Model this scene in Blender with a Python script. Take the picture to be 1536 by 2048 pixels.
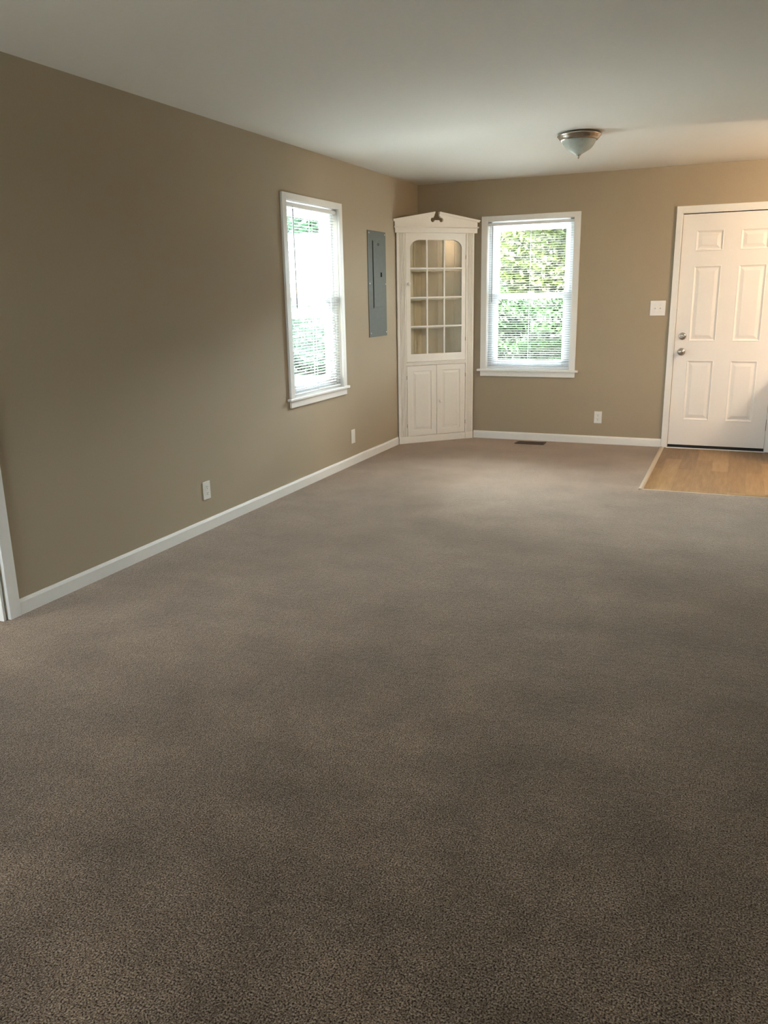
import bpy, bmesh, math, random
from mathutils import Vector, Matrix
random.seed(7)
PI = math.pi
scene = bpy.context.scene
for o in list(bpy.data.objects):
    bpy.data.objects.remove(o)
COL = scene.collection

# ------------------------------------------------------------------ camera, sky, sun, exposure
H = 2.44            # ceiling height
D = 7.865           # back wall plane (y); left wall plane is x = 0
CAM = Vector((2.9757, 0.0, 1.4053))
PITCH, YAW, ROLL, FPX = map(float, (-14.9205, -23.3622, -1.1136, 1618.2))
cy, sy = math.cos(math.radians(YAW)), math.sin(math.radians(YAW))
cp, sp = math.cos(math.radians(PITCH)), math.sin(math.radians(PITCH))
fwd = Vector((sy * cp, cy * cp, sp)); right = Vector((cy, -sy, 0)); up = right.cross(fwd)
cr, sr = math.cos(math.radians(ROLL)), math.sin(math.radians(ROLL))
R_ = right * cr + up * sr; U_ = up * cr - right * sr
cd = bpy.data.cameras.new('camera'); cam = bpy.data.objects.new('camera', cd); COL.objects.link(cam)
cam.matrix_world = Matrix(((R_.x, U_.x, -fwd.x, CAM.x), (R_.y, U_.y, -fwd.y, CAM.y), (R_.z, U_.z, -fwd.z, CAM.z), (0, 0, 0, 1)))
cd.sensor_fit = 'VERTICAL'; cd.sensor_height = 36.0; cd.lens = FPX / 2048 * 36.0
cd.clip_start = 0.02; cd.clip_end = 300
scene.camera = cam

SKY, SUN, EXPO = 3.6, 9.0, 2.86
FILL_HI, FILL_LO = 630.0, 135.0
LAMP, HALL = 17.5, 8.5
w = bpy.data.worlds.new('sky'); scene.world = w; w.use_nodes = True
nt = w.node_tree; bg = nt.nodes['Background']
sky = nt.nodes.new('ShaderNodeTexSky'); sky.sky_type = 'HOSEK_WILKIE'
sky.sun_direction = Vector((0.45, -0.45, 0.77)).normalized(); sky.turbidity = 6.0; sky.ground_albedo = 0.4
mx = nt.nodes.new('ShaderNodeMix'); mx.data_type = 'RGBA'; mx.inputs[0].default_value = 0.7
mx.inputs[7].default_value = (0.86, 1.0, 1.08, 1)
nt.links.new(sky.outputs[0], mx.inputs[6]); nt.links.new(mx.outputs[2], bg.inputs[0])
bg.inputs[1].default_value = SKY

def light(kind, name, loc, energy, color=(1, 1, 1), rot=None, **kw):
    l = bpy.data.lights.new(name, kind); l.energy = energy; l.color = color
    for k, v in kw.items(): setattr(l, k, v)
    o = bpy.data.objects.new(name, l); COL.objects.link(o); o.location = loc
    if rot is not None: o.rotation_euler = rot
    return o
s = light('SUN', 'sun', (0, 0, 10), SUN, (0.97, 1.0, 0.96), angle=math.radians(1.0))
s.rotation_euler = Vector((-0.45, 0.45, -0.77)).to_track_quat('-Z', 'Y').to_euler()
# kitchen lamp beyond the partition, to the right of the frame
light('POINT', 'kitchen_lamp_light', (4.60, 6.46, 2.14), LAMP, (1.0, 0.80, 0.61), shadow_soft_size=0.09)
# daylight portals in the window openings (they only guide the sky light)
def portal(name, loc, rot, sx, sz):
    l = bpy.data.lights.new(name, 'AREA'); l.shape = 'RECTANGLE'; l.size = sx; l.size_y = sz
    l.cycles.is_portal = True
    o = bpy.data.objects.new(name, l); COL.objects.link(o); o.location = loc; o.rotation_euler = rot
portal('portal_back_window', (1.118, D + 0.16, 1.38), (-PI / 2, 0, 0), 0.84, 1.40)
portal('portal_side_window', (-0.16, 5.65, 1.38), (PI / 2, 0, -PI / 2), 0.84, 1.40)

# added area lights outside both windows, boosting the daylight from above and below
def aim(v): return Vector(v).to_track_quat('-Z', 'Y').to_euler()
FILLC = (0.93, 1.0, 1.02)
light('AREA', 'fill_high_back_window', (1.12, D + 3.7, 3.30), FILL_HI * 0.8, FILLC, aim((0, -3.7, -1.9)), shape='RECTANGLE', size=3.2, size_y=1.2)
light('AREA', 'fill_high_side_window', (-3.9, 5.65, 3.80), FILL_HI, FILLC, aim((3.9, 0, -2.4)), shape='RECTANGLE', size=3.2, size_y=1.2)
light('AREA', 'fill_low_back_window', (1.12, D + 2.6, -0.30), FILL_LO, FILLC, aim((0, -2.6, 1.9)), shape='RECTANGLE', size=2.6, size_y=0.8)
light('AREA', 'fill_low_side_window', (-2.6, 5.65, -0.30), FILL_LO, FILLC, aim((2.6, 0, 1.9)), shape='RECTANGLE', size=2.6, size_y=0.8)

vs = scene.view_settings
scene.display_settings.display_device = 'sRGB'
vs.view_transform = 'Standard'; vs.look = 'None'; vs.exposure = EXPO; vs.gamma = 1.0; vs.use_curve_mapping = False
cy_ = scene.cycles
cy_.use_denoising = True; cy_.max_bounces = 14; cy_.diffuse_bounces = 8; cy_.glossy_bounces = 4
cy_.transparent_max_bounces = 24; cy_.transmission_bounces = 8; cy_.sample_clamp_indirect = 6.0
cy_.caustics_reflective = False; cy_.caustics_refractive = False

# ------------------------------------------------------------------ materials
def new_mat(name):
    m = bpy.data.materials.new(name); m.use_nodes = True
    return m, m.node_tree, m.node_tree.nodes['Principled BSDF']
def N(t, kind, **kw):
    n = t.nodes.new(kind)
    for k, v in kw.items(): setattr(n, k, v)
    return n
def objcoord(t, scale=(1, 1, 1)):
    tc = N(t, 'ShaderNodeTexCoord'); mp = N(t, 'ShaderNodeMapping'); mp.inputs['Scale'].default_value = scale
    t.links.new(tc.outputs['Object'], mp.inputs[0]); return mp.outputs[0]
def noise(t, vec, scale, detail=2.0, rough=0.5):
    n = N(t, 'ShaderNodeTexNoise'); n.inputs['Scale'].default_value = scale
    n.inputs['Detail'].default_value = detail; n.inputs['Roughness'].default_value = rough
    t.links.new(vec, n.inputs['Vector']); return n.outputs[0]
def ramp(t, fac, stops):
    r = N(t, 'ShaderNodeValToRGB')
    while len(r.color_ramp.elements) < len(stops): r.color_ramp.elements.new(0.5)
    for e, (p, c) in zip(r.color_ramp.elements, stops):
        e.position = p; e.color = (*c, 1) if len(c) == 3 else c
    t.links.new(fac, r.inputs[0]); return r.outputs[0]
def bump(t, b, h, strength, dist):
    n = N(t, 'ShaderNodeBump'); n.inputs['Strength'].default_value = strength; n.inputs['Distance'].default_value = dist
    t.links.new(h, n.inputs['Height']); t.links.new(n.outputs[0], b.inputs['Normal']); return n
def paint(name, c, rough=0.5, var=0.03, nscale=60, bstr=0.15, bdist=0.001, metal=0.0, spec=0.5):
    m, t, b = new_mat(name)
    v = objcoord(t); f = noise(t, v, nscale, 3)
    lo = tuple(x * (1 - var) for x in c); hi = tuple(min(1, x * (1 + var)) for x in c)
    t.links.new(ramp(t, f, [(0.3, lo), (0.7, hi)]), b.inputs['Base Color'])
    b.inputs['Roughness'].default_value = rough; b.inputs['Metallic'].default_value = metal
    b.inputs['Specular IOR Level'].default_value = spec
    if bstr: bump(t, b, noise(t, v, nscale * 4, 2), bstr, bdist)
    return m
M = {}
M['wall'] = paint('taupe_wall_paint', (0.388, 0.321, 0.229), 0.75, 0.02, 90, 0.25, 0.0012, spec=0.3)
M['ceiling'] = paint('white_ceiling_paint', (0.76, 0.73, 0.66), 0.85, 0.015, 60, 0.25, 0.0015, spec=0.2)
M['trim'] = paint('white_trim_paint', (0.80, 0.79, 0.76), 0.38, 0.01, 40, 0.06)
M['door'] = paint('white_door_paint', (0.82, 0.79, 0.75), 0.42, 0.01, 50, 0.10)
M['cab'] = paint('white_cabinet_paint', (0.80, 0.77, 0.71), 0.42, 0.015, 40, 0.10)
M['cab_in'] = paint('cream_cabinet_interior', (0.78, 0.70, 0.58), 0.6, 0.03, 12, 0.08)
M['vinyl'] = paint('white_vinyl', (0.84, 0.85, 0.86), 0.35, 0.01, 40, 0.03)
M['plate'] = paint('white_plastic', (0.80, 0.78, 0.74), 0.35, 0.01, 80, 0.0)
M['slot'] = paint('dark_slot', (0.05, 0.045, 0.04), 0.6, 0.05, 80, 0.0)
M['grey'] = paint('grey_enamel', (0.125, 0.134, 0.118), 0.6, 0.05, 30, 0.08, spec=0.22)
M['black'] = paint('black_plastic', (0.008, 0.008, 0.008), 0.9, 0.05, 60, 0.0, spec=0.05)
M['rubber'] = paint('black_rubber', (0.006, 0.005, 0.005), 0.7, 0.1, 60, 0.1)
M['nickel'] = paint('brushed_nickel', (0.50, 0.46, 0.41), 0.26, 0.04, 120, 0.05, metal=1.0)
M['screw'] = paint('bright_screw', (0.75, 0.74, 0.70), 0.3, 0.03, 90, 0.0, metal=0.7)
M['bracket'] = paint('grey_bracket', (0.25, 0.25, 0.25), 0.4, 0.05, 90, 0.0)
M['brown'] = paint('brown_register_metal', (0.05, 0.022, 0.014), 0.45, 0.1, 80, 0.0)
M['strip'] = paint('beige_transition_strip', (0.42, 0.355, 0.275), 0.5, 0.05, 50, 0.05)
M['weather'] = paint('taupe_weather_strip', (0.22, 0.17, 0.13), 0.7, 0.05, 60, 0.0)
M['concrete'] = paint('pale_bounce_concrete', (0.74, 0.73, 0.70), 0.9, 0.06, 3, 0.3, 0.004)
M['lawn'] = paint('green_lawn', (0.035, 0.06, 0.035), 0.9, 0.3, 4, 0.5, 0.03)
M['bark'] = paint('brown_bark', (0.12, 0.085, 0.06), 0.9, 0.3, 14, 0.6, 0.02)
M['house'] = paint('white_siding', (0.40, 0.41, 0.42), 0.6, 0.03, 4, 0.1)
M['roof'] = paint('grey_shingles', (0.25, 0.25, 0.26), 0.9, 0.2, 12, 0.4, 0.02)
M['fence'] = paint('tan_fence_boards', (0.26, 0.16, 0.065), 0.8, 0.15, 8, 0.3, 0.005)

def carpet_mat():
    m, t, b = new_mat('taupe_cut_pile_carpet'); v = objcoord(t)
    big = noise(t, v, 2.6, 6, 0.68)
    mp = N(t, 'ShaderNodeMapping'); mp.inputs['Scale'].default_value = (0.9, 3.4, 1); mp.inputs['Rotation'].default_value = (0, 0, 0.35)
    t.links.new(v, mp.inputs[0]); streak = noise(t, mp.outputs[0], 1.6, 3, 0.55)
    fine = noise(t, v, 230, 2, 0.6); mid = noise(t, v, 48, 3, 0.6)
    base = ramp(t, fine, [(0.37, (0.009, 0.006, 0.004)), (0.45, (0.112, 0.080, 0.056)), (0.55, (0.205, 0.152, 0.110)), (0.66, (0.37, 0.288, 0.218))])  # darkest stop paints the shade between tufts, the others are yarn fleck
    def mul(col, fac, lo, hi):
        mr = N(t, 'ShaderNodeMapRange'); mr.inputs[1].default_value = 0.3; mr.inputs[2].default_value = 0.7
        mr.inputs[3].default_value = lo; mr.inputs[4].default_value = hi; t.links.new(fac, mr.inputs[0])
        x = N(t, 'ShaderNodeVectorMath', operation='SCALE'); t.links.new(col, x.inputs[0]); t.links.new(mr.outputs[0], x.inputs['Scale'])
        return x.outputs[0]
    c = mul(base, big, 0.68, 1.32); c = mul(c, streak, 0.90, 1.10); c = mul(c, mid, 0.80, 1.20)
    t.links.new(c, b.inputs['Base Color']); b.inputs['Roughness'].default_value = 1.0
    b.inputs['Specular IOR Level'].default_value = 0.05
    b.inputs['Sheen Weight'].default_value = 0.8; b.inputs['Sheen Roughness'].default_value = 0.32; b.inputs['Sheen Tint'].default_value = (0.96, 0.79, 0.68, 1)
    ad = N(t, 'ShaderNodeMath', operation='ADD'); t.links.new(fine, ad.inputs[0]); t.links.new(mid, ad.inputs[1])
    bump(t, b, ad.outputs[0], 0.8, 0.0045)
    return m
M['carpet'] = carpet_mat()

def wood_mat():
    m, t, b = new_mat('oak_plank_flooring')
    tc = N(t, 'ShaderNodeTexCoord'); mp = N(t, 'ShaderNodeMapping'); mp.inputs['Rotation'].default_value = (0, 0, PI / 2)
    t.links.new(tc.outputs['Object'], mp.inputs[0])
    br = N(t, 'ShaderNodeTexBrick'); br.offset = 0.37; br.inputs['Scale'].default_value = 1.0
    br.inputs['Brick Width'].default_value = 1.15; br.inputs['Row Height'].default_value = 0.125
    br.inputs['Mortar Size'].default_value = 0.0012; br.inputs['Color1'].default_value = (0.0, 0.0, 0.0, 1); br.inputs['Color2'].default_value = (1, 1, 1, 1)
    br.inputs['Mortar'].default_value = (0.2, 0.2, 0.2, 1)
    t.links.new(mp.outputs[0], br.inputs['Vector'])
    g = N(t, 'ShaderNodeMapping'); g.inputs['Scale'].default_value = (14, 1.2, 1); t.links.new(tc.outputs['Object'], g.inputs[0])
    gr = noise(t, g.outputs[0], 2.6, 5, 0.65)
    ad = N(t, 'ShaderNodeMix'); ad.inputs[0].default_value = 0.32
    t.links.new(gr, ad.inputs[2]); t.links.new(br.outputs['Color'], ad.inputs[3])
    t.links.new(ramp(t, ad.outputs[0], [(0.2, (0.125, 0.066, 0.026)), (0.5, (0.235, 0.138, 0.057)), (0.8, (0.37, 0.235, 0.112))]), b.inputs['Base Color'])
    b.inputs['Roughness'].default_value = 0.45
    bump(t, b, gr, 0.1, 0.001)
    return m
M['wood'] = wood_mat()

def glass_mat(name, tint=(0.97, 0.99, 0.98)):
    m = bpy.data.materials.new(name); m.use_nodes = True; t = m.node_tree; t.nodes.clear()
    out = N(t, 'ShaderNodeOutputMaterial'); tr = N(t, 'ShaderNodeBsdfTransparent'); gl = N(t, 'ShaderNodeBsdfGlossy')
    tr.inputs[0].default_value = (*tint, 1); gl.inputs['Roughness'].default_value = 0.02
    fr = N(t, 'ShaderNodeFresnel'); gm = N(t, 'ShaderNodeNewGeometry'); io = N(t, 'ShaderNodeMapRange'); io.inputs[3].default_value = 1.5; io.inputs[4].default_value = 1 / 1.5
    t.links.new(gm.outputs['Backfacing'], io.inputs[0]); t.links.new(io.outputs[0], fr.inputs[0]); mix = N(t, 'ShaderNodeMixShader')
    t.links.new(fr.outputs[0], mix.inputs[0]); t.links.new(tr.outputs[0], mix.inputs[1]); t.links.new(gl.outputs[0], mix.inputs[2])
    t.links.new(mix.outputs[0], out.inputs[0]); return m
M['glass'] = glass_mat('clear_glass')

def translucent(name, c, amount, rough=0.4, swirl=0.0):
    m, t, b = new_mat(name)
    v = objcoord(t)
    tl = N(t, 'ShaderNodeBsdfTranslucent'); mix = N(t, 'ShaderNodeMixShader'); mix.inputs[0].default_value = amount
    colr = ramp(t, noise(t, v, 14, 4, 0.6), [(0.35, tuple(x * (1 - swirl) for x in c)), (0.65, c)])
    t.links.new(colr, b.inputs['Base Color']); t.links.new(colr, tl.inputs[0]); b.inputs['Roughness'].default_value = rough
    if rough > 0.8: b.inputs['Specular IOR Level'].default_value = 0.05
    out = t.nodes['Material Output']
    t.links.new(b.outputs[0], mix.inputs[1]); t.links.new(tl.outputs[0], mix.inputs[2]); t.links.new(mix.outputs[0], out.inputs[0])
    return m
M['slat'] = translucent('white_blind_slats', (0.42, 0.435, 0.445), 0.06, 0.9)
M['alabaster'] = translucent('alabaster_glass', (0.80, 0.84, 0.76), 0.45, 0.25, 0.22)
def leaf_mat(name, lo, hi):
    m, t, b = new_mat(name); v = objcoord(t)
    c = ramp(t, noise(t, v, 3.0, 4, 0.7), [(0.3, lo), (0.7, hi)])
    t.links.new(c, b.inputs['Base Color']); b.inputs['Roughness'].default_value = 0.6
    tl = N(t, 'ShaderNodeBsdfTranslucent'); mix = N(t, 'ShaderNodeMixShader'); mix.inputs[0].default_value = 0.35
    t.links.new(c, tl.inputs[0]); out = t.nodes['Material Output']
    t.links.new(b.outputs[0], mix.inputs[1]); t.links.new(tl.outputs[0], mix.inputs[2]); t.links.new(mix.outputs[0], out.inputs[0])
    return m
M['leaf_yellow'] = leaf_mat('yellow_green_leaves', (0.08, 0.105, 0.025), (0.20, 0.215, 0.075))
M['leaf_green'] = leaf_mat('green_leaves', (0.018, 0.042, 0.013), (0.054, 0.098, 0.030))
M['leaf_lime'] = leaf_mat('light_green_leaves', (0.035, 0.10, 0.045), (0.095, 0.22, 0.10))
M['leaf_dark'] = leaf_mat('dark_green_leaves', (0.026, 0.055, 0.030), (0.07, 0.12, 0.065))

# ------------------------------------------------------------------ mesh helpers
class MB:
    def __init__(self): self.v = []; self.f = []; self.smooth = []
    def add(self, vs, fs, smooth=False):
        n = len(self.v); self.v += [tuple(p) for p in vs]
        self.f += [tuple(i + n for i in q) for q in fs]; self.smooth += [smooth] * len(fs)
        return self
    def box(self, x0, x1, y0, y1, z0, z1, bev=0.0):
        if bev <= 0:
            return self.add([(x0, y0, z0), (x1, y0, z0), (x1, y1, z0), (x0, y1, z0), (x0, y0, z1), (x1, y0, z1), (x1, y1, z1), (x0, y1, z1)],
                            [(0, 3, 2, 1), (4, 5, 6, 7), (0, 1, 5, 4), (1, 2, 6, 5), (2, 3, 7, 6), (3, 0, 4, 7)])
        bm = bmesh.new(); bmesh.ops.create_cube(bm, size=1)
        for q in bm.verts:
            q.co = Vector(((x0 + x1) / 2 + q.co.x * (x1 - x0), (y0 + y1) / 2 + q.co.y * (y1 - y0), (z0 + z1) / 2 + q.co.z * (z1 - z0)))
        bmesh.ops.bevel(bm, geom=list(bm.edges), offset=bev, segments=2, affect='EDGES', profile=0.5)
        return self.take(bm)
    def take(self, bm, smooth=False):
        bm.verts.index_update()
        self.add([q.co[:] for q in bm.verts], [[q.index for q in f.verts] for f in bm.faces], smooth); bm.free(); return self
    def prism(self, pts, axis, a, b):
        # polygon pts (2-D) extruded along axis from a to b; for 'y' pts are (x,z), 'z' (x,y), 'x' (y,z)
        def P(p, t):
            return (p[0], t, p[1]) if axis == 'y' else (p[0], p[1], t) if axis == 'z' else (t, p[0], p[1])
        n = len(pts); vs = [P(p, a) for p in pts] + [P(p, b) for p in pts]
        fs = [tuple(range(n - 1, -1, -1)), tuple(range(n, 2 * n))] + [(i, (i + 1) % n, n + (i + 1) % n, n + i) for i in range(n)]
        return self.add(vs, fs)
    def lathe(self, prof, c=(0, 0, 0), axis='z', seg=32, smooth=True):
        # prof: (r, h) along the axis direction
        vs = []; fs = []; n = len(prof)
        for i in range(seg):
            a = 2 * PI * i / seg
            for r, h in prof:
                p = (r * math.cos(a), r * math.sin(a), h)
                if axis == 'y': p = (p[0], p[2], p[1])
                vs.append((p[0] + c[0], p[1] + c[1], p[2] + c[2]))
        for i in range(seg):
            j = (i + 1) % seg
            for k in range(n - 1): fs.append((i * n + k, j * n + k, j * n + k + 1, i * n + k + 1))
        return self.add(vs, fs, smooth)
    def tube(self, p0, p1, r, seg=8):
        p0 = Vector(p0); p1 = Vector(p1); d = (p1 - p0).normalized()
        a = d.orthogonal().normalized(); b = d.cross(a); vs = []
        for p in (p0, p1):
            for i in range(seg): vs.append(p + (a * math.cos(2 * PI * i / seg) + b * math.sin(2 * PI * i / seg)) * r)
        fs = [(i, (i + 1) % seg, seg + (i + 1) % seg, seg + i) for i in range(seg)] + [tuple(range(seg - 1, -1, -1)), tuple(range(seg, 2 * seg))]
        return self.add(vs, fs)
def obj(name, mb, mat, parent=None, loc=None, rotz=0.0):
    me = bpy.data.meshes.new(name); me.from_pydata(mb.v, [], mb.f)
    for p, sm in zip(me.polygons, mb.smooth): p.use_smooth = sm
    bm = bmesh.new(); bm.from_mesh(me); bmesh.ops.remove_doubles(bm, verts=bm.verts, dist=1e-6)
    bmesh.ops.recalc_face_normals(bm, faces=bm.faces); bm.to_mesh(me); bm.free()
    me.materials.append(M[mat]); o = bpy.data.objects.new(name, me); COL.objects.link(o)
    if parent: o.parent = parent
    if loc: o.location = loc
    o.rotation_euler.z = rotz
    return o
def tag(o, label=None, cat=None, group=None, kind=None):
    if label: o['label'] = label
    if cat: o['category'] = cat
    if group: o['group'] = group
    if kind: o['kind'] = kind
    return o
def thing(name, loc, label, cat, rotz=0.0, group=None, kind=None):
    o = bpy.data.objects.new(name, None); COL.objects.link(o); o.empty_display_size = 0.1
    o.location = loc; o.rotation_euler.z = rotz
    return tag(o, label, cat, group, kind)
def struct(name, mb, mat, label, cat):
    return tag(obj(name, mb, mat), label, cat, kind='structure')
LEFT = PI / 2       # local x -> +y, local y -> -x : the frame of things on the left wall
CABROT = math.atan2(0.70274, 0.71145)

# ------------------------------------------------------------------ the shell
XR, YR = 4.6, -1.5            # right and rear walls of the living room
KX = 5.7                      # far wall of the kitchen
PY0, PY1, PX = 6.07, 6.20, 3.45  # partition between living room and kitchen
T = 0.14
WX0, WX1 = 0.654, 1.585       # back window casing
WY0, WY1 = 5.186, 6.127       # side window casing
WZ0, WZ1 = 0.69, 2.072
CI = 0.058                    # casing width
def wall_with_holes(mb, a0, a1, holes, put):
    # a0..a1 along the wall, holes [(h0,h1,z0,z1)]; put(mb, a, b, z0, z1)
    holes = sorted(holes); cur = a0
    for h0, h1, z0, z1 in holes:
        put(mb, cur, h0, 0, H)
        if z0 > 0: put(mb, h0, h1, 0, z0)
        put(mb, h0, h1, z1, H); cur = h1
    put(mb, cur, a1, 0, H)
DX0, DX1, DZ1 = 2.452, 3.287, 2.052
LY0, LY1 = 1.66, 2.495
mb = MB(); wall_with_holes(mb, YR - T, D + T, [(LY0, LY1, 0, 2.06), (WY0 + CI, WY1 - CI, WZ0, WZ1)], lambda m, a, b, z0, z1: m.box(-T, 0, a, b, z0, z1))
struct('wall_left', mb, 'wall', 'long taupe wall with the side window and the grey panel', 'wall')
mb = MB(); wall_with_holes(mb, 0, KX, [(WX0 + CI, WX1 - CI, WZ0, WZ1), (DX0, DX1, 0, DZ1)], lambda m, a, b, z0, z1: m.box(a, b, D, D + T, z0, z1))
struct('wall_back', mb, 'wall', 'taupe end wall with the white entry door', 'wall')
mb = MB().box(XR, XR + T, YR, PY0, 0, H)
struct('wall_right', mb, 'wall', 'taupe right wall of the living room, out of frame', 'wall')
mb = MB(); wall_with_holes(mb, 0, XR + T, [(0.35, 1.75, 0.5, 1.8)], lambda m, a, b, z0, z1: m.box(a, b, YR - T, YR, z0, z1))
struct('wall_rear', mb, 'wall', 'taupe wall behind the camera', 'wall')
mb = MB().box(PX, KX, PY0, PY1, 0, H)
struct('wall_partition', mb, 'wall', 'taupe partition between living room and kitchen, out of frame', 'wall')
mb = MB().box(KX, KX + T, PY0, D + T, 0, H)
struct('wall_kitchen', mb, 'wall', 'taupe far kitchen wall, out of frame', 'wall')
mb = MB().box(-T, KX + T, YR - T, D + T, H, H + 0.12)
struct('ceiling', mb, 'ceiling', 'plain white painted ceiling', 'ceiling')
# carpet: everything but the entry planks
EX, EY = 2.424, 6.066
mb = MB().box(-T, EX, YR, D, -0.05, 0).box(EX, XR, YR, EY, -0.05, 0)
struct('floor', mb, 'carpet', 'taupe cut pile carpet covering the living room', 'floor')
mb = MB().box(EX, KX, EY, D + T, -0.05, -0.005)
struct('floor_entry', mb, 'wood', 'honey oak plank flooring in front of the entry door', 'floor')
mb = MB().prism([(EX - 0.024, -0.002), (EX + 0.012, -0.005), (EX + 0.008, 0.0), (EX - 0.004, 0.005), (EX - 0.02, 0.005)], 'y', EY - 0.01, D - 0.02)
mb.prism([(EY - 0.012, -0.002), (EY + 0.008, -0.005), (EY + 0.004, 0.002), (EY - 0.006, 0.004)], 'x', EX - 0.024, PX + 1.0)
struct('trim_1', mb, 'strip', 'beige transition strip between carpet and oak planks', 'floor trim')

# baseboards
def base_prof(): return [(0, 0), (-0.013, 0), (-0.013, 0.060), (-0.008, 0.072), (0, 0.074)]
mb = MB().prism([(-y, z) for y, z in base_prof()], 'y', 2.567, 7.262)
struct('baseboard_left', mb, 'trim', 'white baseboard along the long left wall', 'baseboard')
mb = MB().prism([(D + y, z) for y, z in base_prof()], 'x', 0.590, 2.406)
struct('baseboard_back', mb, 'trim', 'white baseboard below the back window', 'baseboard')
mb = MB().prism([(-y, z) for y, z in base_prof()], 'y', YR, 1.60)
struct('baseboard_left_near', mb, 'trim', 'white baseboard left of the side doorway, out of frame', 'baseboard')

# ------------------------------------------------------------------ windows
def make_window(name, loc, rotz, W, label, zb=0.622):
    t = thing(name, loc, label, 'window', rotz, kind='structure')
    z = lambda a: a - zb
    i0, i1 = CI, W - CI
    m = MB().box(0, i0, -0.018, 0, z(0.69), z(2.117), 0.002).box(i1, W, -0.018, 0, z(0.69), z(2.117), 0.002).box(i0, i1, -0.018, 0, z(2.072), z(2.117), 0.002)
    obj('casing', m, 'trim', t)
    obj('sill', MB().box(-0.032, W + 0.03, -0.032, 0.0, z(0.672), z(0.692), 0.004).box(i0, i1, 0, 0.06, z(0.672), z(0.692)), 'trim', t)
    obj('apron', MB().box(0.0, W, -0.016, 0, z(0.622), z(0.672), 0.003), 'trim', t)
    m = MB().box(i0 - 0.004, i0 + 0.002, 0.0, 0.14, z(0.69), z(2.072)).box(i1 - 0.002, i1 + 0.004, 0, 0.14, z(0.69), z(2.072)).box(i0, i1, 0.0, 0.14, z(2.070), z(2.076))
    obj('jamb', m, 'trim', t)
    fw = 0.040; f0, f1 = i0 + 0.002, i1 - 0.002
    m = MB().box(f0, f0 + fw, 0.05, 0.125, z(0.692), z(2.070), 0.003).box(f1 - fw, f1, 0.05, 0.125, z(0.692), z(2.070), 0.003)
    m.box(f0 + fw, f1 - fw, 0.05, 0.125, z(2.030), z(2.070), 0.003).box(f0 + fw, f1 - fw, 0.05, 0.125, z(0.692), z(0.730), 0.003)
    obj('window_frame', m, 'vinyl', t)
    def sash(nm, y0, z0, z1, br, tr):
        a, b = f0 + fw, f1 - fw; s = 0.048
        m = MB().box(a, a + s, y0, y0 + 0.026, z(z0), z(z1), 0.003).box(b - s, b, y0, y0 + 0.026, z(z0), z(z1), 0.003)
        m.box(a + s, b - s, y0, y0 + 0.026, z(z0), z(z0 + br), 0.003).box(a + s, b - s, y0, y0 + 0.026, z(z1 - tr), z(z1), 0.003)
        q = obj(nm, m, 'vinyl', t)
        obj('pane', MB().box(a + s - 0.004, b - s + 0.004, y0 + 0.011, y0 + 0.015, z(z0 + br - 0.004), z(z1 - tr + 0.004)), 'glass', q)
        return q
    sash('upper_sash', 0.092, 1.358, 2.030, 0.054, 0.046)
    ls = sash('lower_sash', 0.060, 0.730, 1.412, 0.046, 0.054)
    c = W / 2
    obj('sash_lock', MB().box(c - 0.025, c + 0.025, 0.062, 0.084, z(1.412), z(1.422), 0.003).box(c - 0.008, c + 0.03, 0.066, 0.078, z(1.422), z(1.430), 0.003), 'vinyl', ls)
    return t
make_window('window_1', (0, WY0, 0.622), LEFT, WY1 - WY0, 'white double hung window in the long left wall')
make_window('window_2', (WX0, D, 0.622), 0, WX1 - WX0, 'white double hung window in the back wall beside the corner cabinet')

def make_blind(loc, rotz, W, wand_x, label, bracket):
    zb = 0.700
    t = thing('window_blind', loc, label, 'blind', rotz, group='white mini blinds in the two windows')
    z = lambda a: a - zb
    a, b = CI + 0.006, W - CI - 0.006
    hm = MB().box(a, b, 0.006, 0.034, z(2.030), z(2.058), 0.002)
    obj('headrail', hm, 'vinyl', t)
    m = MB(); pitch = 0.0212; zz = 0.728; tilt = math.radians(5)
    pts = []
    for k in range(7):
        u = -1 + 2 * k / 6.0; yy = u * 0.0125; hh = 0.0014 * (1 - u * u)
        pts.append((yy * math.cos(tilt) - hh * math.sin(tilt), yy * math.sin(tilt) + hh * math.cos(tilt)))
    th = 0.0005
    while zz < 2.024:
        prof = [(0.02 + p[0], z(zz) + p[1]) for p in pts] + [(0.02 + p[0], z(zz) + p[1] - th) for p in reversed(pts)]
        m.prism(prof, 'x', a + 0.002, b - 0.002); zz += pitch
    obj('slats', m, 'slat', t)
    obj('bottom_rail', MB().box(a + 0.002, b - 0.002, 0.009, 0.031, z(0.702), z(0.716), 0.003), 'vinyl', t)
    for x in (a + 0.05, (a + b) / 2, b - 0.05):
        obj('ladder_cord', MB().tube((x, 0.0070, z(0.708)), (x, 0.0070, z(2.032)), 0.0011, 6).tube((x, 0.0330, z(0.708)), (x, 0.0330, z(2.032)), 0.0011, 6), 'vinyl', t)
    wd = MB().tube((wand_x, 0.000, z(2.036)), (wand_x, -0.002, z(2.015)), 0.002, 6).tube((wand_x, -0.002, z(2.018)), (wand_x, -0.004, z(1.33)), 0.0042, 8)
    o = obj('tilt_wand', wd, 'bracket', t); o['label'] = 'thin grey tilt wand'
    for x0 in ((a - 0.004, a + 0.03), (b - 0.03, b + 0.004)):
        q = obj('mounting_bracket', MB().box(x0[0], x0[1], 0.003, 0.036, z(2.056), z(2.066), 0.001), 'bracket', t)
    if bracket:
        obj('end_cap', MB().box(a - 0.003, a + 0.010, -0.001, 0.034, z(2.034), z(2.060), 0.001), 'bracket', t)
        q = obj('hold_down_bracket', MB().box(a + 0.000, a + 0.022, -0.004, 0.012, z(0.694), z(0.712), 0.001), 'bracket', t)
        q['label'] = 'small grey hold-down bracket'
    return t
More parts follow.
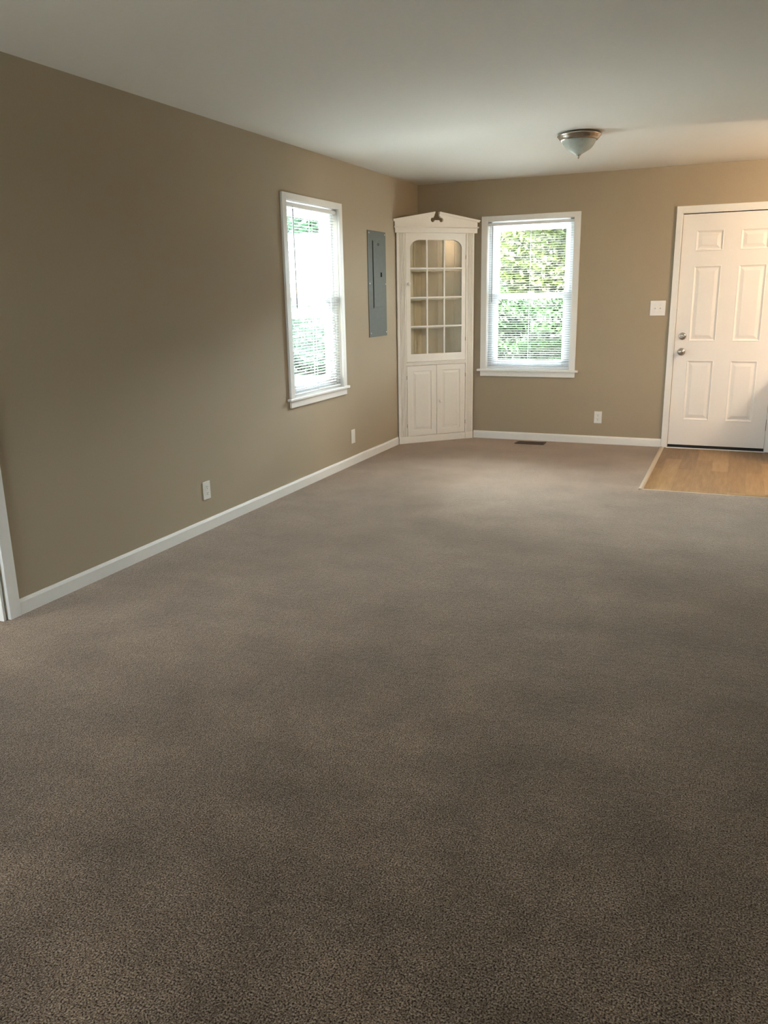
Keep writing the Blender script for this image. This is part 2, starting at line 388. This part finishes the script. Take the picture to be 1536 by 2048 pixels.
make_blind((0, WY0, 0.700), LEFT, WY1 - WY0, 0.170, 'white mini blind lowered over the left wall window', True)
make_blind((WX0, D, 0.700), 0, WX1 - WX0, 0.105, 'white mini blind lowered over the back wall window by the cabinet', False)

# ------------------------------------------------------------------ entry door
mb = MB().box(2.406, 2.452, D - 0.018, D, 0, 2.109, 0.002).box(3.287, 3.333, D - 0.018, D, 0, 2.109, 0.002).box(2.452, 3.287, D - 0.018, D, 2.055, 2.109, 0.002)
mb.box(2.448, 2.460, D - 0.012, D + T, 0, 2.060).box(3.279, 3.291, D - 0.012, D + T, 0, 2.060).box(2.460, 3.279, D - 0.012, D + T, 2.049, 2.060)
struct('trim_2', mb, 'trim', 'white casing and jamb around the entry door', 'door trim')
mb = MB().box(2.452, 2.480, D + 0.050, D + 0.075, 0, 2.06).box(3.262, 3.287, D + 0.050, D + 0.075, 0, 2.06).box(2.452, 3.287, D + 0.050, D + 0.075, 2.025, 2.06)
struct('trim_8', mb, 'rubber', 'black weather seal added behind the edges of the entry door to darken the gap', 'door trim')  # dark stop added to block daylight leaking round the door slab
door = thing('door_1', (2.463, D + 0.004, 0.0), 'white six panel entry door with nickel knob and deadbolt', 'door', kind='structure')
DW, DZ0, DZT = 0.813, 0.029, 2.041
def panel_rings(mb, x0, x1, z0, z1, rings, y=0.0):
    # nested rectangular rings pressed into a face that looks to -y
    prev = None
    for ins, dep in rings:
        r = [(x0 + ins, y + dep, z0 + ins), (x1 - ins, y + dep, z0 + ins), (x1 - ins, y + dep, z1 - ins), (x0 + ins, y + dep, z1 - ins)]
        if prev:
            for k in range(4): mb.add([prev[k], prev[(k + 1) % 4], r[(k + 1) % 4], r[k]], [(0, 1, 2, 3)])
        prev = r
    mb.add(prev, [(0, 1, 2, 3)])
def panelled(mb, xs, zs, cells, rings, thick):
    # front grid at y = 0 with pressed panels, back and edges as a box
    for i in range(len(xs) - 1):
        for j in range(len(zs) - 1):
            if (i, j) in cells: panel_rings(mb, xs[i], xs[i + 1], zs[j], zs[j + 1], rings)
            else: mb.add([(xs[i], 0, zs[j]), (xs[i + 1], 0, zs[j]), (xs[i + 1], 0, zs[j + 1]), (xs[i], 0, zs[j + 1])], [(0, 1, 2, 3)])
    x0, x1, z0, z1 = xs[0], xs[-1], zs[0], zs[-1]
    mb.add([(x0, 0, z0), (x1, 0, z0), (x1, 0, z1), (x0, 0, z1), (x0, thick, z0), (x1, thick, z0), (x1, thick, z1), (x0, thick, z1)],
           [(4, 7, 6, 5), (0, 1, 5, 4), (1, 2, 6, 5), (2, 3, 7, 6), (3, 0, 4, 7)])
mb = MB()
panelled(mb, [0, 0.114, 0.337, 0.473, 0.696, DW], [DZ0, 0.259, 0.799, 0.966, 1.612, 1.733, 1.906, DZT],
         {(1, 1), (3, 1), (1, 3), (3, 3), (1, 5), (3, 5)}, [(0, 0), (0.004, -0.002), (0.008, 0.0), (0.018, 0.0075), (0.024, 0.0075), (0.050, 0.001)], 0.044)
obj('door_slab', mb, 'door', door)
obj('door_sweep', MB().box(0.012, DW - 0.012, 0.002, 0.040, 0.006, 0.030), 'rubber', door)
kx = 0.0615
knob = obj('door_knob', MB().lathe([(0.0, -0.066), (0.014, -0.066), (0.022, -0.063), (0.0265, -0.055), (0.027, -0.046), (0.024, -0.037), (0.015, -0.029), (0.012, -0.022), (0.012, -0.010)], (kx, 0, 0.872), 'y', 36), 'nickel', door)
obj('rosette', MB().lathe([(0.0, -0.011), (0.020, -0.011), (0.030, -0.008), (0.033, -0.003), (0.033, 0.001)], (kx, 0, 0.872), 'y', 36), 'nickel', knob)
obj('lock_button', MB().lathe([(0.0, -0.069), (0.006, -0.069), (0.007, -0.065)], (kx, 0, 0.872), 'y', 20), 'nickel', knob)
db = obj('deadbolt', MB().lathe([(0.0, -0.014), (0.020, -0.014), (0.026, -0.011), (0.032, -0.004), (0.033, 0.001)], (kx, 0, 1.010), 'y', 36), 'nickel', door)
obj('thumb_turn', MB().box(kx - 0.018, kx + 0.018, -0.032, -0.013, 1.005, 1.015, 0.004), 'nickel', db)
for hz in (0.239, 1.02, 1.80):
    obj('hinge', MB().tube((DW + 0.004, -0.006, hz - 0.05), (DW + 0.004, -0.006, hz + 0.05), 0.0065, 10).box(DW - 0.002, DW + 0.005, -0.003, 0.03, hz - 0.05, hz + 0.05), 'nickel', door)
mb = MB().box(2.452, 3.287, D - 0.012, D - 0.002, -0.005, 0.004, 0.002)
struct('trim_3', mb, 'trim', 'thin white strip on the floor under the entry door', 'threshold')
mb = MB().box(2.460, 3.279, D + 0.0, D + T, -0.006, 0.006)
struct('trim_4', mb, 'rubber', 'black threshold in the gap under the entry door', 'threshold')

# ------------------------------------------------------------------ side doorway at the left edge of the frame
mb = MB().box(0, 0.018, 2.505, 2.567, 0, 2.122, 0.002).box(0, 0.018, LY0 - 0.072, LY0 - 0.010, 0, 2.122, 0.002).box(0, 0.018, LY0 - 0.010, 2.505, 2.06, 2.122, 0.002)
struct('trim_5', mb, 'trim', 'white casing of the side doorway at the left edge', 'door trim')
mb = MB().box(-T, 0.0, LY1 - 0.014, LY1 + 0.004, 0, 2.06).box(-T, 0.0, LY0 - 0.004, LY0 + 0.014, 0, 2.06).box(-T, 0.0, LY0, LY1, 2.046, 2.064)
struct('trim_6', mb, 'trim', 'white jamb inside the side doorway', 'door trim')
mb = MB().box(-0.050, -0.032, LY1 - 0.024, LY1 - 0.013, 0, 2.046)
struct('trim_7', mb, 'weather', 'taupe weather strip on the side door jamb', 'door trim')
# the hall behind it
HX, HY0, HY1 = -1.6, 0.4, 3.6
mb = MB().box(HX, -T, HY0 - 0.1, HY0, 0, H).box(HX, -T, HY1, HY1 + 0.1, 0, H).box(HX - 0.1, HX, HY0, HY1, 0, H)
struct('wall_hall', mb, 'wall', 'taupe walls of the side hall behind the doorway', 'wall')
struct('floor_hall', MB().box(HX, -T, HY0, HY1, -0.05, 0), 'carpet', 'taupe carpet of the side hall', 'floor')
struct('ceiling_hall', MB().box(HX - 0.1, -T, HY0 - 0.1, HY1 + 0.1, H, H + 0.1), 'ceiling', 'white ceiling of the side hall', 'ceiling')
light('AREA', 'hall_fill', (-0.9, 1.2, 2.3), HALL, (0.95, 1.0, 0.97), (0, math.radians(-25), 0), shape='RECTANGLE', size=0.9, size_y=0.9)  # added area lamp in the windowless hall, standing in for daylight

# ------------------------------------------------------------------ corner cabinet
cab = thing('corner_cabinet', (0.016, 7.267, 0.0), 'white built-in corner cabinet with arched glass door and broken pediment', 'cabinet', CABROT)
CW = 0.804
def fluted(x0, x1, g0, g1, n, zt):
    pts = [(x0, 0.0)]; step = (g1 - g0) / n
    for k in range(n):
        a = g0 + k * step
        pts += [(a + step * 0.12, 0.0), (a + step * 0.3, 0.005), (a + step * 0.7, 0.005), (a + step * 0.88, 0.0)]
    pts += [(x1, 0.0), (x1, 0.02), (x0, 0.02)]
    m = MB().prism(pts, 'z', 0.062, zt)
    m.box(x0, x1, -0.004, 0.02, 0.0, 0.066, 0.001)
    return m
obj('pilaster', fluted(0.0, 0.087, 0.020, 0.078, 5, 1.975), 'cab', cab)
obj('pilaster', fluted(CW - 0.084, CW, CW - 0.074, CW - 0.016, 5, 1.975), 'cab', cab)
obj('base_rail', MB().box(0.087, 0.720, 0.0, 0.02, 0.0, 0.067, 0.001), 'cab', cab)
obj('middle_rail', MB().box(0.087, 0.720, 0.002, 0.02, 0.755, 0.786).box(0.087, 0.720, -0.012, 0.004, 0.778, 0.788, 0.003), 'cab', cab)
# carcass: two back boards following the walls, deck, top
bk = MB()
for p, q in (((0.012, 0.016), (0.402, 0.372)), ((0.402, 0.372), (0.792, 0.016))):
    d = Vector((q[0] - p[0], q[1] - p[1])).normalized(); n = Vector((d.y, -d.x)) * 0.010
    bk.prism([p, q, (q[0] + n.x, q[1] + n.y), (p[0] + n.x, p[1] + n.y)], 'z', 0.01, 1.975)
obj('back_board', bk, 'cab_in', cab)
bt = MB()
for k in range(1, 3):
    f = k / 3.0
    for sx in (0, 1):
        x = 0.02 + f * 0.37; y = 0.016 + f * 0.345
        if sx: x = CW - x
        bt.tube((x + (0.008 if not sx else -0.008), y - 0.012, 0.80), (x + (0.008 if not sx else -0.008), y - 0.012, 1.96), 0.004, 6)
obj('bead_strip', bt, 'cab_in', cab)
tri = [(0.03, 0.021), (0.774, 0.021), (0.402, 0.352)]
obj('top_board', MB().prism([(0.0, 0.004), (0.804, 0.004), (0.402, 0.374)], 'z', 1.962, 1.976), 'cab', cab)
obj('deck', MB().prism(tri, 'z', 0.770, 0.786), 'cab_in', cab)
for zz in (1.105, 1.372, 1.636):
    obj('shelf', MB().prism([(0.06, 0.05), (0.744, 0.05), (0.402, 0.352)], 'z', zz - 0.008, zz + 0.008), 'cab_in', cab)
obj('scribe_strip', MB().box(-0.018, -0.010, 0.012, 0.020, 0.0, 1.968), 'cab', cab)
# glazed upper door
ud = thing('upper_door', (0, 0, 0), None, None); ud.parent = cab; del_keys = [k for k in ud.keys()]
dx0, dx1, dz0, dz1 = 0.091, 0.7155, 0.791, 1.9655
gx0, gx1, gz0, gz1 = 0.134, 0.673, 0.862, 1.908
rx, rz = 0.100, 0.078
arc = [(gx0, gz0), (gx0, gz1 - rz)]
for k in range(1, 12):
    a = PI - (PI / 2) * k / 12
    arc.append((gx0 + rx + rx * math.cos(a), gz1 - rz + rz * math.sin(a)))
arc += [(gx0 + rx, gz1), (gx1 - rx, gz1)]
for k in range(1, 12):
    a = PI / 2 - (PI / 2) * k / 12
    arc.append((gx1 - rx + rx * math.cos(a), gz1 - rz + rz * math.sin(a)))
arc += [(gx1, gz1 - rz), (gx1, gz0)]
mb = MB(); n = len(arc)
def outer(p, k):
    # outline point of the door edge matching opening point k
    if k == 0: return (dx0, dz0)
    if k == n - 1: return (dx1, dz0)
    if k == 1: return (dx0, gz1 - rz)
    if k == n - 2: return (dx1, gz1 - rz)
    if p[0] < (gx0 + gx1) / 2:
        f = k - 1
        return (dx0, gz1 - rz + (dz1 - gz1 + rz) * f / 6.0) if f <= 6 else (dx0 + (gx0 + rx - dx0) * (f - 6) / 6.0, dz1)
    f = n - 2 - k
    return (dx1, gz1 - rz + (dz1 - gz1 + rz) * f / 6.0) if f <= 6 else (dx1 - (dx1 - gx1 + rx) * (f - 6) / 6.0, dz1)
outs = [outer(p, k) for k, p in enumerate(arc)]
y0, y1 = 0.002, 0.022
for k in range(n):
    j = (k + 1) % n
    a, b, c, d = arc[k], arc[j], outs[j], outs[k]
    for yy, fl in ((y0, 0), (y1, 1)):
        q = [(a[0], yy, a[1]), (b[0], yy, b[1]), (c[0], yy, c[1]), (d[0], yy, d[1])]
        mb.add(q, [(0, 1, 2, 3)])
    mb.add([(a[0], y0, a[1]), (b[0], y0, b[1]), (b[0], y1, b[1]), (a[0], y1, a[1])], [(0, 1, 2, 3)])
    mb.add([(c[0], y0, c[1]), (d[0], y0, d[1]), (d[0], y1, d[1]), (c[0], y1, c[1])], [(0, 1, 2, 3)])
obj('door_frame', mb, 'cab', ud)
m = MB()
for x in (0.308, 0.488): m.box(x - 0.008, x + 0.008, 0.003, 0.017, gz0 - 0.002, gz1 + 0.002, 0.002)
for zz in (1.652, 1.387, 1.119): m.box(gx0 - 0.002, gx1 + 0.002, 0.0025, 0.0165, zz - 0.008, zz + 0.008, 0.002)
obj('muntins', m, 'cab', ud)
obj('glass_pane', MB().box(gx0 - 0.004, gx1 + 0.004, 0.0172, 0.0200, gz0 - 0.004, gz1 + 0.004), 'glass', ud)
def pull(x, z): return MB().lathe([(0.0, -0.034), (0.010, -0.034), (0.0155, -0.029), (0.0165, -0.021), (0.012, -0.013), (0.007, -0.008), (0.008, 0.001), (0.0, 0.001)], (x, 0.0, z), 'y', 24)
obj('knob', pull(0.111, 1.513), 'cab', ud)
def hinge(x, z): return MB().tube((x, -0.001, z - 0.017), (x, -0.001, z + 0.017), 0.0035, 8).box(x - 0.004, x + 0.004, -0.001, 0.003, z - 0.017, z + 0.017)
for zz in (1.752, 0.990): obj('hinge', hinge(0.7165, zz), 'strip', ud)
# lower doors
for (x0, x1, hx, kn) in ((0.092, 0.402, 0.0885, None), (0.406, 0.714, 0.7175, 0.437)):
    ld = thing('lower_door', (0, 0, 0), None, None); ld.parent = cab
    mb = MB(); panelled(mb, [x0, x0 + 0.056, x1 - 0.054, x1], [0.071, 0.120, 0.700, 0.751], {(1, 1)}, [(0, 0), (0.003, 0.007), (0.010, 0.008), (0.028, 0.0035), (0.030, 0.0015)], 0.018)
    for i, q in enumerate(mb.v): mb.v[i] = (q[0], q[1] + 0.001, q[2])
    obj('door_panel', mb, 'cab', ld)
    for zz in (0.641, 0.173): obj('hinge', hinge(hx, zz), 'strip', ld)
    if kn: obj('knob', pull(kn, 0.400), 'cab', ld)
# cornice and broken pediment
c = CW / 2
obj('cornice_band', MB().box(-0.022, CW + 0.022, -0.020, 0.02, 1.970, 2.012, 0.001).prism([(-0.020, 2.012), (-0.026, 2.016), (-0.032, 2.020), (-0.032, 2.026), (0.02, 2.026), (0.02, 2.012)], 'x', -0.034, CW + 0.034), 'cab', cab)
half = []
def slope(x): return 2.152 - (abs(x) - 0.024) * (2.152 - 2.086) / (0.424 - 0.024)
half = [(0.024, slope(0.024)), (0.026, 2.118), (0.034, 2.114), (0.035, 2.104)]
for k in range(0, 15):
    a = math.radians(118 - k * 20.5)
    half.append((0.044 + 0.0205 * math.cos(a), 2.084 + 0.0205 * math.sin(a)))
half += [(0.024, 2.081)]
pts = [(c - 0.424, 2.024), (c + 0.424, 2.024), (c + 0.424, slope(0.424))] + [(c + x, zz) for x, zz in half] + [(c - x, zz) for x, zz in reversed(half)] + [(c - 0.424, slope(0.424))]
# split the concave outline into two halves plus the web under the notch
mb = MB()
rp = [(c + 0.024, 2.024), (c + 0.424, 2.024), (c + 0.424, slope(0.424))] + [(c + x, zz) for x, zz in half]
lp = [(2 * c - x, zz) for x, zz in reversed(rp)]
def filled(mb, pts, ya, yb):
    bm = bmesh.new(); vs = [bm.verts.new((p[0], ya, p[1])) for p in pts]
    f = bm.faces.new(vs); r = bmesh.ops.extrude_face_region(bm, geom=[f])
    for q in r['geom']:
        if isinstance(q, bmesh.types.BMVert): q.co.y = yb
    bmesh.ops.triangulate(bm, faces=[f for f in bm.faces if len(f.verts) > 4]); mb.take(bm)
filled(mb, rp, -0.020, 0.004); filled(mb, lp, -0.020, 0.004)
mb.box(c - 0.024, c + 0.024, -0.020, 0.004, 2.024, 2.081)
obj('pediment', mb, 'cab', cab)
for sgn in (1, -1):
    a = (c + sgn * 0.024, slope(0.024)); b = (c + sgn * 0.440, slope(0.440))
    m = MB().prism([a, b, (b[0], b[1] - 0.018), (a[0], a[1] - 0.018)], 'y', -0.030, -0.018)
    m.prism([(a[0], a[1] + 0.003), (b[0] + sgn * 0.006, b[1] + 0.002), (b[0] + sgn * 0.006, b[1] - 0.008), (a[0], a[1] - 0.008)], 'y', -0.036, 0.0)
    obj('rake_moulding', m, 'cab', cab)

# ------------------------------------------------------------------ electrical panel on the left wall
ep = thing('electrical_panel', (0.0, 6.635, 1.058), 'grey metal electrical panel on the left wall beside the corner cabinet', 'electrical panel', LEFT)
PW, PH = 0.394, 0.898
obj('cover', MB().box(0, PW, -0.006, 0.0, 0, PH, 0.002), 'grey', ep)
pd = obj('panel_door', MB().box(0.106, 0.318, -0.011, -0.006, 0.256, 0.812, 0.0015), 'grey', ep)
obj('hinge_gap_shade', MB().box(0.097, 0.106, -0.0074, -0.005, 0.246, 0.818), 'black', ep)  # solid black strip painted for the shade in the hinge recess
lt = obj('latch', MB().box(0.246, 0.284, -0.0125, -0.010, 0.512, 0.556, 0.001), 'grey', pd)
o = obj('finger_slot', MB().box(0.258, 0.282, -0.0140, -0.012, 0.515, 0.553, 0.001), 'black', pd); o['label'] = 'black latch slot'
fc = bpy.data.curves.new('badge', 'FONT'); fc.body = 'CH'; fc.size = 0.030; fc.align_x = 'CENTER'; fc.extrude = 0.0004
fo = bpy.data.objects.new('badge_letters', fc); COL.objects.link(fo); fo.data.materials.append(M['black'])
dg = bpy.context.evaluated_depsgraph_get(); me = bpy.data.meshes.new_from_object(fo.evaluated_get(dg)); bpy.data.objects.remove(fo)
bo = bpy.data.objects.new('badge_letters', me); COL.objects.link(bo); bo.parent = pd; bo.rotation_euler = (PI / 2, 0, 0); bo.location = (0.212, -0.0115, 0.778)
bo['label'] = 'small dark lettering CH'
for x, zz in ((0.028, 0.878), (0.369, 0.876), (0.028, 0.457), (0.378, 0.454), (0.034, 0.033), (0.376, 0.033)):
    obj('screw', MB().lathe([(0.0, -0.010), (0.004, -0.0095), (0.0062, -0.0075), (0.0065, -0.005)], (x, 0, zz), 'y', 12), 'screw', ep)

# ------------------------------------------------------------------ outlets, blank plate, switch
def plate_mesh(w_, h_): return MB().box(-w_ / 2, w_ / 2, -0.006, 0.0, 0, h_, 0.0025)
def make_outlet(loc, rotz, label):
    t = thing('wall_outlet', loc, label, 'outlet', rotz, group='white duplex outlets')
    obj('cover_plate', plate_mesh(0.072, 0.114), 'plate', t)
    for zz in (0.0375, 0.0765):
        pts = []
        for k in range(24):
            a = 2 * PI * k / 24
            pts.append((0.0172 * math.cos(a), max(-0.0118, min(0.0118, 0.0172 * math.sin(a))) + zz))
        r = obj('receptacle', MB().prism(pts, 'y', -0.0085, -0.004), 'plate', t)
        obj('slots', MB().box(-0.0078, -0.0056, -0.0089, -0.008, zz - 0.001, zz + 0.0085).box(0.0056, 0.0078, -0.0089, -0.008, zz, zz + 0.0075).lathe([(0, -0.0089), (0.0026, -0.0089), (0.0026, -0.008)], (0, 0, zz - 0.007), 'y', 12), 'slot', r)
    obj('screw', MB().lathe([(0.0, -0.0075), (0.003, -0.007), (0.0035, -0.005)], (0, 0, 0.057), 'y', 12), 'screw', t)
    return t
make_outlet((0, 4.091, 0.197), LEFT, 'white outlet low on the left wall, nearest the camera')
make_outlet((1.820, D, 0.196), 0, 'white outlet low on the back wall between window and door')
t = thing('blank_wall_plate', (0, 6.2425, 0.185), 'white blank cover plate low on the left wall below the panel', 'wall plate', LEFT)
obj('cover_plate', plate_mesh(0.074, 0.119), 'plate', t)
for zz in (0.021, 0.098): obj('screw', MB().lathe([(0.0, -0.0075), (0.003, -0.007), (0.0035, -0.005)], (0, 0, zz), 'y', 12), 'screw', t)
t = thing('light_switch', (2.2985, D, 1.191), 'white double toggle switch plate left of the entry door', 'light switch')
obj('cover_plate', plate_mesh(0.132, 0.131), 'plate', t)
for x in (-0.023, 0.023):
    tg = MB().box(x - 0.005, x + 0.005, -0.0068, -0.005, 0.053, 0.078)
    tg.prism([(-0.006, 0.058), (-0.006, 0.070), (-0.017, 0.0735), (-0.019, 0.068)], 'x', x - 0.004, x + 0.004)
    obj('toggle', tg, 'plate', t)
    for zz in (0.036, 0.095): obj('screw', MB().lathe([(0.0, -0.0072), (0.0025, -0.007), (0.003, -0.005)], (x, 0, zz), 'y', 10), 'plate', t)

# ------------------------------------------------------------------ floor register
t = thing('floor_vent', (1.2145, 7.694, 0.0), 'dark brown metal floor vent set in the carpet under the back window', 'floor vent')
VW, VD = 0.282, 0.136
fr_ = MB().box(-VW / 2, VW / 2, -VD / 2, -VD / 2 + 0.016, 0.0, 0.006, 0.001).box(-VW / 2, VW / 2, VD / 2 - 0.016, VD / 2, 0.0, 0.006, 0.001)
fr_.box(-VW / 2, -VW / 2 + 0.016, -VD / 2 + 0.016, VD / 2 - 0.016, 0, 0.006, 0.001).box(VW / 2 - 0.016, VW / 2, -VD / 2 + 0.016, VD / 2 - 0.016, 0, 0.006, 0.001)
obj('frame', fr_, 'brown', t)
lv = MB()
for k in range(23):
    x = -VW / 2 + 0.021 + k * (VW - 0.042) / 22
    lv.box(x - 0.0022, x + 0.0022, -VD / 2 + 0.014, VD / 2 - 0.014, 0.0008, 0.0052)
lv.box(-VW / 2 + 0.016, VW / 2 - 0.016, -0.004, 0.004, 0.0008, 0.0055)
obj('louvers', lv, 'brown', t)
obj('opening', MB().box(-VW / 2 + 0.016, VW / 2 - 0.016, -VD / 2 + 0.016, VD / 2 - 0.016, 0.0002, 0.0008), 'rubber', t)

# ------------------------------------------------------------------ ceiling light
t = thing('ceiling_light', (1.886, 5.957, H), 'flush ceiling light with nickel ring and frosted glass bowl', 'ceiling light')
obj('pan', MB().lathe([(0.0, 0.0), (0.130, 0.0), (0.142, -0.006), (0.1465, -0.013), (0.1465, -0.018), (0.140, -0.022), (0.136, -0.030), (0.128, -0.038), (0.124, -0.044), (0.116, -0.047), (0.108, -0.044)], seg=64), 'nickel', t)
obj('glass_bowl', MB().lathe([(0.112, -0.038), (0.113, -0.046), (0.108, -0.060), (0.098, -0.078), (0.082, -0.096), (0.062, -0.110), (0.042, -0.121), (0.024, -0.130), (0.012, -0.136), (0.0, -0.138)], seg=64), 'alabaster', t)
obj('finial', MB().lathe([(0.0, -0.132), (0.016, -0.133), (0.018, -0.137), (0.012, -0.142), (0.008, -0.144), (0.0095, -0.149), (0.006, -0.154), (0.0035, -0.158), (0.0, -0.161)], seg=24), 'nickel', t)

# ------------------------------------------------------------------ kitchen end beside the entry (out of frame, shades the door's foot)
t = thing('base_cabinet', (3.45, 7.30, -0.005), 'white kitchen base cabinet right of the entry door, out of frame', 'cabinet')
obj('body', MB().box(0.0, 0.60, 0.02, 0.555, 0.09, 0.80).box(0.0, 0.60, 0.07, 0.555, 0.0, 0.09), 'cab', t)
obj('countertop', MB().box(-0.005, 0.62, 0.0, 0.56, 0.80, 0.835, 0.004), 'strip', t)
for x0 in (0.01, 0.305):
    d_ = obj('door', MB().box(x0, x0 + 0.285, 0.0, 0.02, 0.11, 0.78, 0.003), 'cab', t)
    obj('knob', pull(x0 + 0.04, 0.70), 'nickel', d_)
t = thing('pendant_lamp', (4.60, 6.46, H), 'small kitchen pendant lamp behind the partition, out of frame', 'lamp')
obj('canopy', MB().lathe([(0.0, 0.0), (0.05, 0.0), (0.05, -0.015), (0.0, -0.02)]), 'nickel', t)
obj('cord', MB().tube((0, 0, -0.015), (0, 0, -0.12), 0.003), 'black', t)
obj('socket', MB().lathe([(0.0, -0.11), (0.018, -0.11), (0.022, -0.18), (0.0, -0.185)]), 'nickel', t)

# ------------------------------------------------------------------ outside
GZ = -0.45
struct('ground_lawn', MB().box(-60, 60, -40, 70, GZ - 0.3, GZ), 'lawn', 'green lawn around the house', 'lawn')
struct('bounce_slab', MB().box(-9, -T - 0.02, -9, D + 6, GZ, GZ + 0.03).box(-T - 0.02, 9, -9, YR - T - 0.02, GZ, GZ + 0.03).box(-T - 0.02, 9, D + T + 0.02, D + 6, GZ, GZ + 0.03), 'concrete', 'pale concrete slab added along the outside walls to bounce light, unseen', 'added bounce slab')  # unseen pale slab, added to bounce sun up through the windows
struct('rear_sky_blocker', MB().box(-0.5, 4.0, YR - T - 2.6, YR - T - 0.5, H + 0.02, H + 0.14), 'roof', 'added roof slab behind the camera, out of frame, blocking sky light', 'roof')  # added slab, keeps sky light through the rear window off the floor
struct('roof_eaves', MB().box(-0.38, KX + 0.5, YR - 0.5, D + 0.38, H + 0.14, H + 0.30), 'roof', 'eaves of the house above the windows', 'roof')
def plant(name, x, y, h, r, trunk, n, mat, label, cat, group=None, leaf=0.16, zc=None):
    t = thing(name, (x, y, GZ), label, cat, group=group)
    zc = zc if zc is not None else h - r[2]
    m = MB()
    for k in range(n):
        d = Vector((random.gauss(0, 1), random.gauss(0, 1), random.gauss(0, 1))).normalized()
        f = random.uniform(0.55, 1.0) ** 0.5 * (0.85 + 0.25 * math.sin(d.x * 5 + x) * math.sin(d.z * 6 + y))
        p = Vector((d.x * r[0] * f, d.y * r[1] * f, zc + d.z * r[2] * f))
        if p.z < 0.02: continue
        a = Vector((random.gauss(0, 1), random.gauss(0, 1), random.gauss(0, 0.6))).normalized(); b = a.orthogonal().normalized()
        s_ = leaf * random.uniform(0.6, 1.3); cc = a.cross(b)
        m.add([p - a * s_, p + b * s_ * 0.45 + cc * s_ * .1, p + a * s_, p - b * s_ * 0.45 + cc * s_ * .1], [(0, 1, 2, 3)])
    obj('foliage', m, mat, t)
    if trunk:
        tr = MB(); tr.lathe([(0.0, 0), (0.20, 0), (0.14, 0.4), (0.11, zc), (0.05, zc + r[2] * 0.6), (0, zc + r[2] * 0.62)], seg=10)
        for k in range(5):
            a = k * 1.256 + x; tr.tube((0, 0, zc - r[2] * 0.5), (math.cos(a) * r[0] * 0.6, math.sin(a) * r[1] * 0.6, zc + r[2] * 0.15), 0.045)
        obj('trunk', tr, 'bark', t)
    return t
# seen through the back window
trees2 = [(-1.0, 22.0, 7.0, (2.2, 1.7, 3.5), 'leaf_yellow', 'sunlit yellow green tree seen in the upper right of the back window'),
          (-4.9, 26.2, 8.5, (2.4, 1.8, 4.2), 'leaf_yellow', 'sunlit yellow green tree seen in the upper left of the back window')]
for x, y, h, r, mt, lb in trees2:
    plant('tree', x, y, h, r, True, 14000, mt, lb, 'tree', 'trees behind the house', 0.13)
for i, (x, y) in enumerate([(-1.9, 17.3), (0.05, 16.0)]):
    plant('bush', x, y, 2.1, (1.12, 0.9, 1.05), False, 8000, 'leaf_green', ['green garden bush filling the left half of the back window view', 'green garden bush filling the right half of the back window view'][i], 'bush', 'hedge bushes behind the house', 0.07)
# seen through the side window
hb = thing('neighbour_house', (-13.0, 25.5, GZ), 'white sided neighbouring house seen through the left wall window', 'house', math.radians(28))
obj('wall', MB().box(-6, 6, 0, 7, 0, 2.8), 'house', hb)
sd = MB()
for k in range(18): sd.prism([(-0.004, 0.1 + k * 0.15), (-0.022, 0.1 + k * 0.15), (0.0, 0.24 + k * 0.15)], 'x', -6, 6)
obj('siding', sd, 'house', hb)
obj('roof', MB().prism([(-0.10, 2.78), (7.1, 2.78), (3.5, 4.3)], 'x', -6.4, 6.4), 'roof', hb)
fn = thing('garden_fence', (-10.8, 20.8, GZ), 'tan wooden fence before the white neighbouring house', 'fence', math.radians(28))
fb = MB()
for k in range(48): fb.box(-4.8 + k * 0.2, -4.8 + k * 0.2 + 0.185, 0, 0.022, 0.05, 2.15 + 0.02 * (k % 2))
obj('boards', fb, 'fence', fn)
obj('rails', MB().box(-4.8, 4.8, 0.022, 0.07, 0.4, 0.5).box(-4.8, 4.8, 0.022, 0.07, 1.3, 1.4), 'fence', fn)
plant('bush', -7.0, 18.4, 1.65, (1.15, 0.9, 0.85), False, 4200, 'leaf_dark', 'green bush seen through the lower sash of the left wall window', 'bush', None, 0.10)
plant('tree', -16.5, 38.5, 10.0, (3.3, 2.2, 4.6), True, 6500, 'leaf_lime', 'tall green tree rising behind the white neighbouring house', 'tree', None, 0.26)
